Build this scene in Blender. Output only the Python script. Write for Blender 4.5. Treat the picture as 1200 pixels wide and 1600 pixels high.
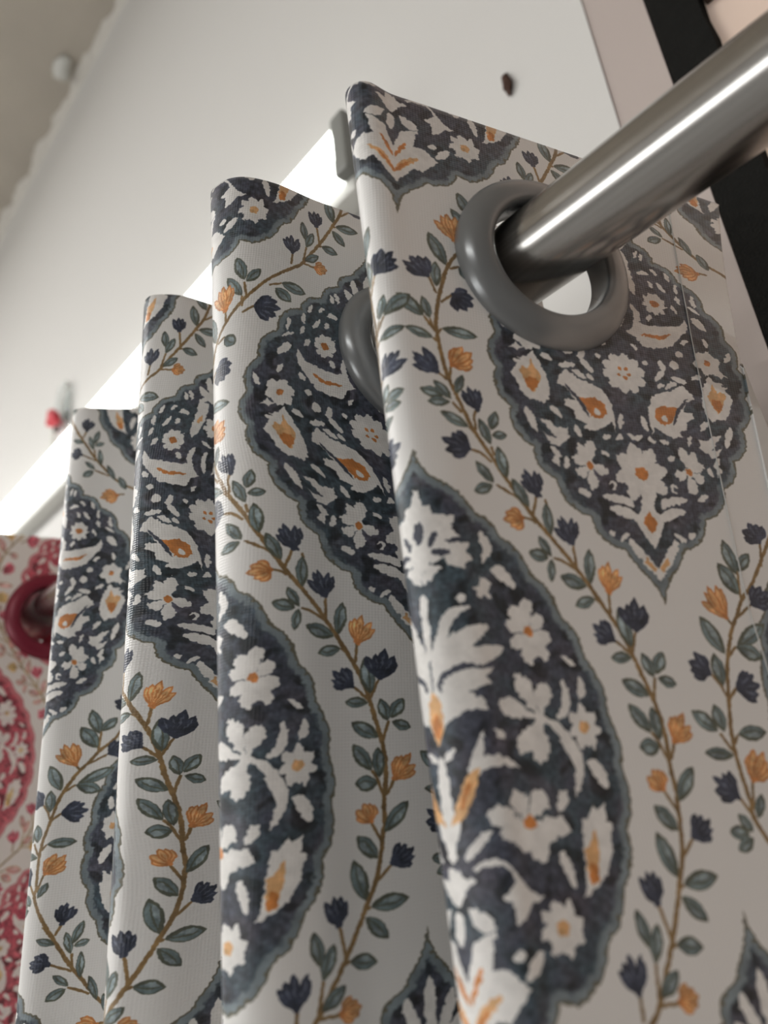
import bpy, bmesh, math, random
import numpy as np
from mathutils import Matrix, Vector

# ------------------------------------------------------------------ scene, camera, light
for o in list(bpy.data.objects):
    bpy.data.objects.remove(o, do_unlink=True)
SC = bpy.context.scene
COL = SC.collection
H0 = 2.10                                   # height of the curtain rod axis above the floor
# metres; X runs along the rod away from the viewer, Y from the wall into the shop, Z up;
# the rod axis is the line Y = 0, Z = H0.
CAM_POS = (-0.09477, 0.17356, H0 - 0.16407)
CAM_ROT = ((-0.65629, -0.35117, -0.66780), (-0.74792, 0.18604, 0.63719), (-0.09953, 0.91764, -0.38474))
cam_data = bpy.data.cameras.new('camera')
cam = bpy.data.objects.new('camera', cam_data)
COL.objects.link(cam)
cam.matrix_world = Matrix.Translation(CAM_POS) @ Matrix(CAM_ROT).to_4x4()
cam_data.sensor_fit = 'VERTICAL'
cam_data.sensor_height = 36.0
cam_data.lens = 1160.0 * 36.0 / 1600.0
cam_data.clip_start = 0.01
cam_data.dof.use_dof = True
cam_data.dof.focus_distance = 0.265
cam_data.dof.aperture_fstop = 7.5
SC.camera = cam

world = bpy.data.worlds.new('world')
SC.world = world
world.use_nodes = True
world.node_tree.nodes['Background'].inputs[0].default_value = (1.0, 0.95, 0.9, 1)
world.node_tree.nodes['Background'].inputs[1].default_value = 0.45

def area_light(name, loc, rot, sx, sy, power, col):
    d = bpy.data.lights.new(name, 'AREA')
    d.shape = 'RECTANGLE'; d.size = sx; d.size_y = sy; d.energy = power; d.color = col
    o = bpy.data.objects.new(name, d); COL.objects.link(o)
    o.location = loc; o.rotation_euler = rot
    return o
# shop ceiling tubes (each lamp has its housing further down)
SHOP_TUBES = [((1.7, 1.5), 34.0), ((-0.9, 2.3), 13.0), ((3.4, 1.2), 22.0)]
Z_CEIL = H0 + 1.17
for (lx, ly), p in SHOP_TUBES:
    area_light('shop_tube_light', (lx, ly, Z_CEIL - 0.075), (0, 0, 0), 1.15, 0.05, p, (1.0, 0.985, 0.96))

SC.view_settings.view_transform = 'Standard'
SC.view_settings.look = 'None'
SC.view_settings.gamma = 1.0
SC.view_settings.use_curve_mapping = False
SC.view_settings.exposure = 0.72
random.seed(4)
RNG = np.random.default_rng(11)

# ------------------------------------------------------------------ helpers
def tag(o, label=None, cat=None, group=None, kind=None):
    if label: o['label'] = label
    if cat: o['category'] = cat
    if group: o['group'] = group
    if kind: o['kind'] = kind
    return o

def empty(name, loc):
    o = bpy.data.objects.new(name, None); COL.objects.link(o); o.location = loc
    o.empty_display_size = 0.02
    return o

def mesh_obj(name, verts, faces, mat, parent=None, smooth=True):
    m = bpy.data.meshes.new(name)
    m.from_pydata([tuple(map(float, v)) for v in verts], [], [tuple(map(int, f)) for f in faces])
    m.update()
    o = bpy.data.objects.new(name, m); COL.objects.link(o)
    for mm in (mat if isinstance(mat, (list, tuple)) else [mat]): m.materials.append(mm)
    if smooth:
        m.polygons.foreach_set('use_smooth', [True] * len(m.polygons))
    if parent is not None:
        bpy.context.view_layer.update()
        o.parent = parent
        o.matrix_parent_inverse = parent.matrix_world.inverted()
    return o

def box(name, lo, hi, mat, parent=None, bevel=0.0, seg=2):
    bm = bmesh.new()
    bmesh.ops.create_cube(bm, size=1.0)
    for v in bm.verts:
        v.co = Vector([(lo[k] + hi[k]) / 2 + v.co[k] * (hi[k] - lo[k]) for k in range(3)])
    if bevel > 0:
        bmesh.ops.bevel(bm, geom=bm.edges[:], offset=bevel, segments=seg, affect='EDGES', profile=0.6)
    m = bpy.data.meshes.new(name); bm.to_mesh(m); bm.free()
    m.materials.append(mat)
    o = bpy.data.objects.new(name, m); COL.objects.link(o)
    if parent is not None:
        bpy.context.view_layer.update()
        o.parent = parent; o.matrix_parent_inverse = parent.matrix_world.inverted()
    return o

def tube(name, pts, r, mat, parent=None, seg=16, caps=True):
    """round bar along a polyline; r is a number or one radius per point"""
    pts = [Vector(p) for p in pts]
    rr = r if isinstance(r, (list, tuple)) else [r] * len(pts)
    V, Fc = [], []
    up = None
    for i, p in enumerate(pts):
        t = (pts[min(i + 1, len(pts) - 1)] - pts[max(i - 1, 0)]).normalized()
        if up is None:
            up = t.orthogonal().normalized()
        up = (up - t * up.dot(t)).normalized()
        b = t.cross(up)
        for k in range(seg):
            a = 2 * math.pi * k / seg
            V.append(p + rr[i] * (math.cos(a) * up + math.sin(a) * b))
    for i in range(len(pts) - 1):
        for k in range(seg):
            a, b_ = i * seg + k, i * seg + (k + 1) % seg
            Fc.append((a, b_, b_ + seg, a + seg))
    if caps:
        Fc.append(tuple(range(seg))[::-1]); Fc.append(tuple((len(pts) - 1) * seg + k for k in range(seg)))
    return mesh_obj(name, V, Fc, mat, parent)

def lathe(name, profile, mat, parent=None, seg=72, closed=True, matrix=None):
    """(radius, height) profile turned about the local Z axis"""
    V, Fc = [], []
    n = len(profile)
    for k in range(seg):
        a = 2 * math.pi * k / seg
        for r, z in profile:
            V.append((r * math.cos(a), r * math.sin(a), z))
    for k in range(seg):
        for i in range(n if closed else n - 1):
            a, b = k * n + i, k * n + (i + 1) % n
            c, d = ((k + 1) % seg) * n + (i + 1) % n, ((k + 1) % seg) * n + i
            Fc.append((a, d, c, b))
    if matrix is not None:
        V = [matrix @ Vector(v) for v in V]
    return mesh_obj(name, V, Fc, mat, parent)

# ------------------------------------------------------------------ materials
def material(name):
    m = bpy.data.materials.new(name); m.use_nodes = True
    nt = m.node_tree
    return m, nt, nt.nodes['Principled BSDF']

def plain(name, col, rough=0.5, metal=0.0, noise=0.0, scale=40.0, bump=0.0, bscale=200.0, spec=0.5):
    m, nt, b = material(name)
    b.inputs['Roughness'].default_value = rough
    b.inputs['Metallic'].default_value = metal
    b.inputs['Specular IOR Level'].default_value = spec
    tc = nt.nodes.new('ShaderNodeTexCoord')
    nz = nt.nodes.new('ShaderNodeTexNoise'); nz.inputs['Scale'].default_value = scale; nz.inputs['Detail'].default_value = 6
    nt.links.new(tc.outputs['Object'], nz.inputs['Vector'])
    mx = nt.nodes.new('ShaderNodeMix'); mx.data_type = 'RGBA'
    mx.inputs[6].default_value = tuple(c * (1 - noise) for c in col) + (1,)
    mx.inputs[7].default_value = tuple(min(1, c * (1 + noise)) for c in col) + (1,)
    nt.links.new(nz.outputs['Fac'], mx.inputs[0])
    nt.links.new(mx.outputs[2], b.inputs['Base Color'])
    if bump > 0:
        n2 = nt.nodes.new('ShaderNodeTexNoise'); n2.inputs['Scale'].default_value = bscale; n2.inputs['Detail'].default_value = 5
        nt.links.new(tc.outputs['Object'], n2.inputs['Vector'])
        bp = nt.nodes.new('ShaderNodeBump'); bp.inputs['Strength'].default_value = bump; bp.inputs['Distance'].default_value = 0.002
        nt.links.new(n2.outputs['Fac'], bp.inputs['Height']); nt.links.new(bp.outputs['Normal'], b.inputs['Normal'])
    return m

def emitter(name, col, strength):
    m, nt, b = material(name)
    b.inputs['Base Color'].default_value = (0.9, 0.9, 0.9, 1)
    b.inputs['Emission Color'].default_value = col + (1,)
    b.inputs['Emission Strength'].default_value = strength
    return m

M_BOARD = plain('painted_board', (0.70, 0.69, 0.67), 0.55, noise=0.02, scale=3)
M_BEIGE = plain('beige_trim', (0.50, 0.43, 0.40), 0.6, noise=0.03, scale=8)
M_PINK = plain('peach_wall', (0.80, 0.63, 0.53), 0.7, noise=0.03, scale=5)
M_BLACK = plain('black_felt', (0.012, 0.012, 0.011), 0.95, noise=0.3, scale=120, bump=0.6, bscale=900, spec=0.15)
M_CONCRETE = plain('ceiling_cement', (0.50, 0.455, 0.39), 0.9, noise=0.16, scale=9, bump=0.7, bscale=60)
M_PLASTER = plain('ragged_plaster', (0.70, 0.67, 0.62), 0.8, noise=0.1, scale=60, bump=0.6, bscale=150)
M_FLOOR = plain('floor_tile', (0.20, 0.195, 0.19), 0.5, noise=0.15, scale=4)
M_FAR = plain('far_wall_paint', (0.46, 0.455, 0.45), 0.8, noise=0.1, scale=2)
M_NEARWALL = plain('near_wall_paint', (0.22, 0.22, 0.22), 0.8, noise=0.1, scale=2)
M_GREYCAP = plain('grey_plastic', (0.23, 0.235, 0.22), 0.5)
M_HOUSING = plain('white_enamel', (0.68, 0.68, 0.64), 0.4)
M_TUBE = emitter('led_diffuser', (0.97, 1.0, 0.94), 3.0)
M_DAYLIGHT = emitter('daylit_glass', (1.0, 1.0, 0.99), 2.4)
M_EYELET = plain('grey_eyelet', (0.23, 0.24, 0.245), 0.24, metal=0.35, noise=0.05, scale=30)
M_EYELET_RED = plain('crimson_eyelet', (0.20, 0.010, 0.030), 0.38, metal=0.15, noise=0.05, scale=30)
M_WHITEBACK = plain('curtain_back', (0.66, 0.65, 0.63), 0.75, noise=0.03, scale=80)
M_THREAD = plain('seam_thread', (0.62, 0.62, 0.60), 0.4)
M_SPECK = plain('brown_speck', (0.05, 0.018, 0.008), 0.8, noise=0.5, scale=300)
M_REDKNOB = plain('red_plastic', (0.62, 0.05, 0.07), 0.4)
M_WOOD = plain('dark_wood', (0.045, 0.025, 0.018), 0.6, noise=0.3, scale=50)

def steel():
    m, nt, b = material('brushed_steel')
    b.inputs['Metallic'].default_value = 1.0
    b.inputs['Roughness'].default_value = 0.24
    tc = nt.nodes.new('ShaderNodeTexCoord')
    mp = nt.nodes.new('ShaderNodeMapping'); mp.inputs['Scale'].default_value = (3, 260, 260)
    nt.links.new(tc.outputs['Object'], mp.inputs['Vector'])
    nz = nt.nodes.new('ShaderNodeTexNoise'); nz.inputs['Scale'].default_value = 3.0; nz.inputs['Detail'].default_value = 4
    nt.links.new(mp.outputs['Vector'], nz.inputs['Vector'])
    r = nt.nodes.new('ShaderNodeMapRange'); r.inputs[3].default_value = 0.12; r.inputs[4].default_value = 0.30
    nt.links.new(nz.outputs['Fac'], r.inputs[0]); nt.links.new(r.outputs[0], b.inputs['Roughness'])
    mx = nt.nodes.new('ShaderNodeMix'); mx.data_type = 'RGBA'
    mx.inputs[6].default_value = (0.40, 0.39, 0.375, 1); mx.inputs[7].default_value = (0.56, 0.55, 0.53, 1)
    nt.links.new(nz.outputs['Fac'], mx.inputs[0]); nt.links.new(mx.outputs[2], b.inputs['Base Color'])
    b.inputs['Anisotropic'].default_value = 0.5
    return m
M_STEEL = steel()

def clear_plastic():
    m, nt, b = material('clear_plastic')
    b.inputs['Base Color'].default_value = (0.92, 0.96, 0.96, 1)
    b.inputs['Roughness'].default_value = 0.08
    b.inputs['Transmission Weight'].default_value = 0.92
    b.inputs['IOR'].default_value = 1.2
    return m
M_CLEAR = clear_plastic()

# ------------------------------------------------------------------ the printed pattern
# One repeat of the print, in millimetres of cloth: u across (two columns), v down.
# Column A medallions stand on u = 0, column B medallions on u = 69.7; sprays of leaves wind between.
PW, PH, PX = 139.4, 227.5, 10
VINE_ONE={'stem':[(50.2,4.5),(54.8,11.6),(57.8,20.1),(60.2,30.9),(60.5,38.0),(59.6,45.5),(58.4,51.6),(55.7,58.7),(52.5,67.0),(47.8,75.1),(42.9,83.4),
 (36.5,93.4),(32.2,98.8),(26.2,106.9),(20.3,116.2),(15.6,125.4),(12.6,135.3),(10.6,142.9),(9.8,148.3),(9.9,153.8),(10.4,158.9),(10.3,163.1),
 (11.0,169.2),(11.8,174.4),(12.8,178.4),(15.1,183.8),(18.1,190.7),(20.4,195.2),(23.4,200.7),(26.7,206.5),(28.9,208.9)],'tw':[[(52.3,2.6),(52.0,6.3)],
 [(61.6,18.1),(59.6,23.6)],[(54.7,22.9),(58.5,26.5)],[(54.8,13.5),(51.8,12.1)],[(64.1,32.3),(61.4,36.6)],[(62.3,32.9),(61.2,37.3)],[(61.8,39.3),
 (60.7,40.4)],[(59.0,35.7),(60.5,38.0)],[(61.1,50.8),(58.6,52.6)],[(57.3,48.3),(58.0,52.3)],[(50.6,61.2),(51.6,63.3),(51.4,67.7)],[(56.5,56.8),
 (56.2,58.2)],[(57.7,59.6),(55.1,62.7)],[(53.4,66.9),(52.2,67.7)],[(47.5,72.2),(46.6,75.1)],[(53.7,73.7),(50.6,74.6),(47.8,77.1)],[(47.2,83.7),
 (41.8,86.8),(39.2,88.9)],[(35.4,86.5),(37.1,92.2)],[(32.8,87.3),(32.5,91.1)],[(40.1,92.8),(37.8,93.5),(36.5,94.5)],[(26.3,100.7),(25.9,107.4)],
 [(32.6,104.2),(29.8,105.1),(26.3,107.4)],[(17.4,114.0),(17.8,120.1)],[(21.7,115.3),(20.0,116.7)],[(11.4,124.5),(13.7,130.0)],[(18.4,126.5),
 (14.3,130.3)],[(8.8,136.5),(10.6,142.2)],[(7.7,152.8),(9.6,156.9)],[(13.5,150.0),(11.9,152.5),(10.3,157.9)],[(13.7,163.5),(11.2,168.5)],[(8.7,174.7),
 (12.6,178.4)],[(14.1,184.0),(15.1,184.6)],[(21.6,187.4),(20.5,192.7),(20.3,195.0)],[(25.4,198.5),(26.2,204.8),(26.5,206.3)],[(30.7,203.8),
 (30.9,208.8)],[(19.2,195.4),(21.0,196.4)],[(21.4,206.4),(26.1,206.2)],[(42.6,229.3),(46.3,231.8)],[(33.9,218.0),(38.3,219.9)],[(46.6,219.7),
 (45.4,225.3)],[(46.9,225.2),(46.6,229.3)]],'leaf':[((55.9,12.6),(60.8,0.9),4.2),((59.5,21.0),(59.2,11.8),3.1),((51.8,12.1),(47.5,16.1),4.0),
 ((64.1,32.3),(71.6,25.7),4.2),((62.3,32.9),(64.2,25.5),2.8),((61.8,39.3),(69.8,36.7),2.9),((59.0,35.7),(47.9,36.7),3.5),((56.5,56.8),(53.9,50.4),2.5),
 ((60.2,58.0),(66.7,56.2),3.1),((58.0,58.7),(62.8,53.2),2.8),((58.5,59.7),(65.0,60.0),2.8),((53.4,66.9),(61.7,62.9),3.0),((47.4,71.8),(50.3,63.7),2.7),
 ((47.0,67.2),(44.8,61.1),3.0),((46.9,68.8),(42.2,68.3),2.6),((47.7,83.3),(52.5,77.1),2.9),((48.1,83.9),(53.7,86.1),3.2),((43.7,81.6),(45.5,72.0),3.3),
 ((38.0,90.0),(42.3,81.5),3.1),((32.5,97.9),(32.9,88.2),3.0),((33.1,103.9),(36.3,98.0),2.4),((34.1,104.3),(39.7,102.6),3.4),((33.2,104.4),(34.1,110.9),
 2.3),((22.6,111.5),(21.4,101.4),3.2),((23.7,112.2),(31.4,109.2),3.8),((21.7,115.3),(28.0,117.3),3.0),((13.7,128.8),(15.3,118.0),3.7),((14.3,131.1),
 (20.5,131.1),2.8),((9.0,136.5),(11.1,130.1),3.1),((8.2,135.7),(4.6,130.0),3.5),((7.9,136.8),(2.6,138.7),2.9),((11.6,141.0),(18.8,136.7),3.7),
 ((13.5,150.0),(18.4,142.6),3.4),((11.4,152.0),(11.9,143.6),3.1),((11.9,153.5),(17.8,153.1),3.9),((10.3,166.3),(4.0,158.7),3.7),((12.2,172.7),
 (17.3,166.5),3.5),((15.1,182.5),(18.3,172.3),3.8),((14.1,184.0),(4.3,183.2),3.7),((15.3,186.2),(9.8,192.1),3.2),((25.9,195.5),(27.7,187.3),2.8),
 ((25.4,198.5),(22.9,190.7),2.9),((19.2,195.4),(12.5,196.9),3.4),((25.5,204.9),(20.2,200.4),3.1),((33.9,218.0),(24.5,219.4),4.2),((36.0,220.7),
 (29.9,224.8),4.2),((46.6,218.9),(50.1,209.4),3.8),((45.9,219.7),(41.5,213.9),3.4),((46.9,225.2),(52.9,217.0),3.3)],'blue':[((61.6,18.1),(67.3,11.7),
 10.0),((54.7,22.9),(48.8,25.8),11.7),((61.1,50.8),(67.8,44.6),8.2),((50.3,61.7),(52.4,53.8),6.8),((53.7,73.7),(60.9,71.6),10.0),((34.7,86.8),
 (37.6,78.9),7.1),((26.3,100.7),(28.0,92.4),8.2),((11.4,124.5),(9.9,116.0),10.5),((18.4,126.5),(23.8,122.7),8.6),((8.7,174.7),(3.1,171.3),7.6),
 ((21.6,187.4),(23.0,180.3),6.7),((30.7,203.8),(31.1,195.9),7.5),((42.6,229.3),(33.8,229.5),11.5)],'orange':[((52.3,2.6),(54.6,-7.5),8.9),((57.3,48.1),
 (50.8,42.7),9.8),((40.1,93.2),(45.4,93.8),8.7),((17.4,114.0),(15.6,106.1),7.1),((7.7,152.8),(3.0,146.8),7.9),((13.7,163.5),(15.9,158.9),7.0),
 ((21.4,206.4),(17.2,205.8),7.1)]}
VINE_TWO={'stem':[(-38.3,101.0),(-31.0,111.4),(-26.4,115.8),(-23.2,120.4),(-19.6,124.9),(-17.2,129.3),(-14.9,134.4),(-13.1,140.3),(-11.5,146.0),(-10.2,151.6),
 (-9.7,157.1),(-9.8,162.5),(-10.2,167.8),(-10.6,173.8),(-15.1,178.3),(-19.8,191.5),(-25.5,200.8),(-34.8,211.7)],'stemu':[(-28.0,-23.4),(-35.4,-12.8),
 (-39.3,-8.0)],'tw':[[(-37.1,98.5),(-35.9,106.1)],[(-26.7,107.7),(-25.8,115.8)],[(-19.4,121.8),(-20.8,124.0)],[(-28.9,117.7),(-22.9,121.3)],
 [(-8.7,136.2),(-10.8,139.4),(-12.0,142.8)],[(-15.6,140.4),(-12.2,143.6)],[(-6.7,151.4),(-9.7,157.1)],[(-12.0,152.2),(-9.9,154.8)],[(-12.3,163.8),
 (-10.6,170.1)],[(-7.3,166.8),(-10.2,172.3)],[(-19.5,129.4),(-16.3,131.9)],[(-19.5,182.9),(-18.0,186.5)],[(-14.3,182.9),(-18.0,188.3)],[(-23.3,193.6),
 (-24.0,198.6)],[(-17.3,196.3),(-24.0,199.9)],[(-23.4,205.2),(-30.5,208.5)],[(-34.7,-8.5),(-37.8,-8.7)]],'leaf':[((-26.0,108.7),(-23.6,97.8),4.1),
 ((-26.7,107.7),(-32.2,102.1),3.6),((-25.6,114.8),(-20.3,105.0),4.8),((-15.2,131.3),(-10.2,120.7),4.6),((-19.9,129.4),(-31.7,123.3),4.0),
 ((-19.5,129.4),(-27.4,132.8),4.3),((-11.7,139.7),(-11.5,130.9),3.9),((-6.3,150.9),(0.2,145.4),3.9),((-8.2,151.2),(-7.1,144.2),3.7),((-12.0,152.2),
 (-21.3,152.0),3.6),((-9.1,157.1),(-0.6,155.8),2.9),((-11.1,172.3),(-14.2,166.7),2.6),((-8.8,175.0),(-5.6,170.6),2.6),((-7.5,175.3),(-1.9,174.3),3.0),
 ((-8.3,176.4),(-3.2,178.7),2.8),((-18.3,189.7),(-12.7,187.2),2.4),((-23.0,193.6),(-21.0,185.6),2.4),((-23.2,190.3),(-25.9,182.1),2.6),((-23.6,191.0),
 (-28.4,189.5),2.4),((-23.7,204.8),(-18.8,200.3),2.2),((-23.0,205.6),(-17.7,208.9),3.3),((-26.6,202.6),(-26.0,193.2),2.3),((-33.2,210.8),(-29.5,202.1),
 2.7),((-38.5,-11.2),(-35.1,-18.6),3.2)],'blue':[((-37.1,98.5),(-34.2,92.3),11.3),((-28.9,117.7),(-35.6,113.9),8.7),((-8.7,136.2),(-2.9,132.6),9.8),
 ((-15.6,140.4),(-23.6,140.5),10.2),((-7.3,166.8),(-1.7,162.3),8.5),((-19.5,182.9),(-20.6,175.4),7.0),((-17.3,196.3),(-11.8,194.7),8.2)],
 'orange':[((-19.4,121.8),(-15.0,112.5),8.3),((-12.3,163.8),(-18.0,157.4),9.1),((-34.7,-8.5),(-26.9,-6.8),9.2)]}
BLOSSOM_A=[('P','w',1,[(31.2,38.4),(29.5,41.2),(27.8,45.1),(26.7,49.8),(27.3,54.6),(29.3,57.0),(31.2,55.8),(33.9,55.7),(36.0,53.5),(37.3,49.7),(38.7,47.3),
 (36.7,44.1),(35.4,42.1),(36.4,41.5),(32.5,40.5)]),('P','o',1,[(31.9,41.5),(30.9,44.4),(29.1,47.1),(30.2,50.2),(31.9,53.4),(33.8,52.1),(34.8,48.6),
 (36.5,45.9),(34.7,44.6),(33.0,45.1)]),('P','d',1,[(33.7,48.1),(30.6,48.1),(30.2,50.2),(32.3,53.2),(33.8,51.8),(34.6,49.7)]),('P','w',1,[(20.9,43.8),
 (23.5,47.1),(24.1,48.8),(20.9,50.4),(18.9,54.4),(22.1,54.1),(22.6,56.3),(19.5,58.2),(19.4,60.5),(16.0,62.1),(17.1,63.5),(13.6,64.5),(9.6,62.4),
 (7.4,60.8),(6.4,64.3),(6.1,58.5),(6.3,54.5),(8.6,49.7),(12.1,47.9),(16.3,46.6),(18.7,44.8)]),('S','n',1,[(21.4,49.1),(17.4,54.2),(14.6,59.8)],1.2),
 ('P','d',1,[(17.3,53.3),(11.8,52.8),(8.8,54.7),(8.7,58.3),(11.2,60.1),(13.9,59.3),(15.5,56.2)]),('E','w',1,[(11.9,57.6)],1.1,1.3),
 ('S','w',1,[(14.8,38.9),(13.1,41.0),(11.0,43.8)],2.0),('S','w',1,[(18.5,43.4),(16.4,44.3),(14.1,46.3)],1.8),('S','w',1,[(28.6,39.4),(26.8,39.8),
 (24.4,41.1)],1.8),('P','w',1,[(38.8,38.3),(36.7,37.3),(35.9,36.0),(35.2,37.3),(32.8,37.6),(35.2,38.4),(35.9,39.4),(36.8,38.4)]),
 ('S','w',1,[(35.6,58.4),(34.3,61.4),(32.5,66.5)],2.2),('P','w',1,[(31.5,61.8),(28.0,62.5),(26.1,64.2),(22.4,64.1),(22.9,66.2),(22.0,67.2),(25.4,69.4),
 (26.0,70.6),(28.9,69.6),(31.0,65.7),(29.0,67.6),(26.6,67.8)]),('S','w',1,[(27.7,57.1),(25.8,58.8),(24.2,60.8)],1.8),('P','w',1,[(29.0,70.7),
 (27.8,70.6),(27.0,71.9),(25.8,73.5),(26.9,74.4),(26.9,77.2),(28.5,75.7),(29.2,74.9),(28.2,73.3)]),('F','w',1,(16.9,76.1),[(20.0,68.9),(15.7,67.3),
 (22.5,73.2),(21.7,79.3),(11.5,77.8),(17.0,83.8)],3.2,('d',1.2)),('S','w',1,[(3.7,57.3),(4.1,60.1),(4.8,62.8)],1.9),('S','w',1,[(11.5,66.5),
 (10.0,66.1),(8.4,65.8)],1.4),('S','w',1,[(11.7,81.7),(10.3,80.8),(9.7,82.2),(10.9,83.5)],0.9),('S','w',1,[(22.1,83.5),(20.2,84.4),(18.2,85.8)],1.8),
 ('S','w',1,[(14.4,85.5),(10.3,85.9),(6.2,86.9),(4.8,88.6)],2.4),('S','w',1,[(12.9,89.0),(9.3,89.8),(5.3,91.2),(3.5,92.9)],2.8),('R','w',0,(0.0,42.1),
 8.0,8.0,10,('dots',)),('R','w',0,(0.0,77.6),9.5,10.5,8,('d',2.2)),('P','w',1,[(0.9,83.8),(-0.1,84.4),(-0.4,85.8),(2.1,89.9),(3.2,95.9),(0.2,100.1),
 (3.8,94.5),(4.7,91.6),(2.5,89.7)]),('P','w',0,[(0,84.2),(2.2,89.2),(4.6,93.2),(2.2,98.2),(0,101.2),(-2.2,98.2),(-4.6,93.2),(-2.2,89.2)]),
 ('P','d',0,[(0,89.6),(2.5,93.2),(0,96.8),(-2.5,93.2)]),('P','w',1,[(0,107.2),(3.2,102.7),(7.2,98.2),(8.6,99.2),(8.4,101.7),(6.0,103.2),(6.2,105.2),
 (2.6,108.2),(0,110.7)]),('P','o',1,[(0.6,107.0),(3.6,103.6),(4.0,105.2),(1.2,108.2)]),('R','w',1,(-16.0,11.1),4.6,5.0,9,('d',1.5)),
 ('P','w',1,[(-3.5,25.4),(-9.0,20.4),(-11.6,21.2),(-16.3,20.7),(-23.6,19.1),(-26.4,15.6),(-26.8,18.4),(-25.9,21.3),(-21.7,25.9),(-18.8,29.1),
 (-12.7,30.6),(-8.5,30.5),(-6.8,27.0)]),('S','d',1,[(-8.9,25.5),(-13.2,25.5),(-16.3,25.4),(-20.1,23.5)],1.3),('R','w',1,(-31.7,33.3),
 5.4,5.4,6,('d',1.2)),('S','w',1,[(-29.0,14.2),(-31.0,16.3),(-33.4,19.1)],2.6),('S','w',1,[(-11.5,-1.2),(-13.8,-2.4),(-15.8,-1.8)],1.6),
 ('S','w',1,[(-13.9,34.8),(-14.4,37.5),(-15.6,38.6)],2.2),('E','w',1,[(-19.0,36.2)],1.7,1.9),('E','w',1,[(-21.7,31.3)],1.4,1.2),
 ('S','w',1,[(-16.9,41.4),(-19.6,42.0),(-22.8,42.5)],1.9),('S','w',1,[(-11.4,46.4),(-13.6,44.3)],1.5),('P','w',1,[(-3.9,-8.6),(-7.1,-8.1),(-9.2,-1.4),
 (-10.0,5.5),(-9.3,9.1),(-6.5,5.9),(-4.6,-0.1)]),('S','o',1,[(-6.2,-2.0),(-7.5,1.9)],1.4),('S','w',1,[(7.7,37.8),(9.2,36.1)],1.5),
 ('S','w',1,[(-32.7,44.6),(-37.4,42.4)],1.2),('S','w',0,[(0,-8.0),(-6.3,-12.6),(-9.2,-15.7)],2.6),('S','w',0,[(0,-8.0),(-4.5,-15.9),(-6.1,-21.1)],2.6),
 ('S','w',0,[(0,-8.0),(0.0,-18.2),(0.0,-25.0)],2.6),('S','w',0,[(0,-8.0),(4.5,-15.9),(6.1,-21.1)],2.6),('S','w',0,[(0,-8.0),(6.3,-12.6),(9.2,-15.7)],
 2.6),('R','w',0,(0.0,2.5),5.2,5.6,7,('d',1.4)),('S','w',1,[(4,-12),(7,-9),(8.5,-4)],1.8),('S','w',1,[(7,13),(8.5,18),(6.5,24)],2.0),
 ('S','w',1,[(2,14),(2.8,19),(1.4,24)],1.8)]
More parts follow.
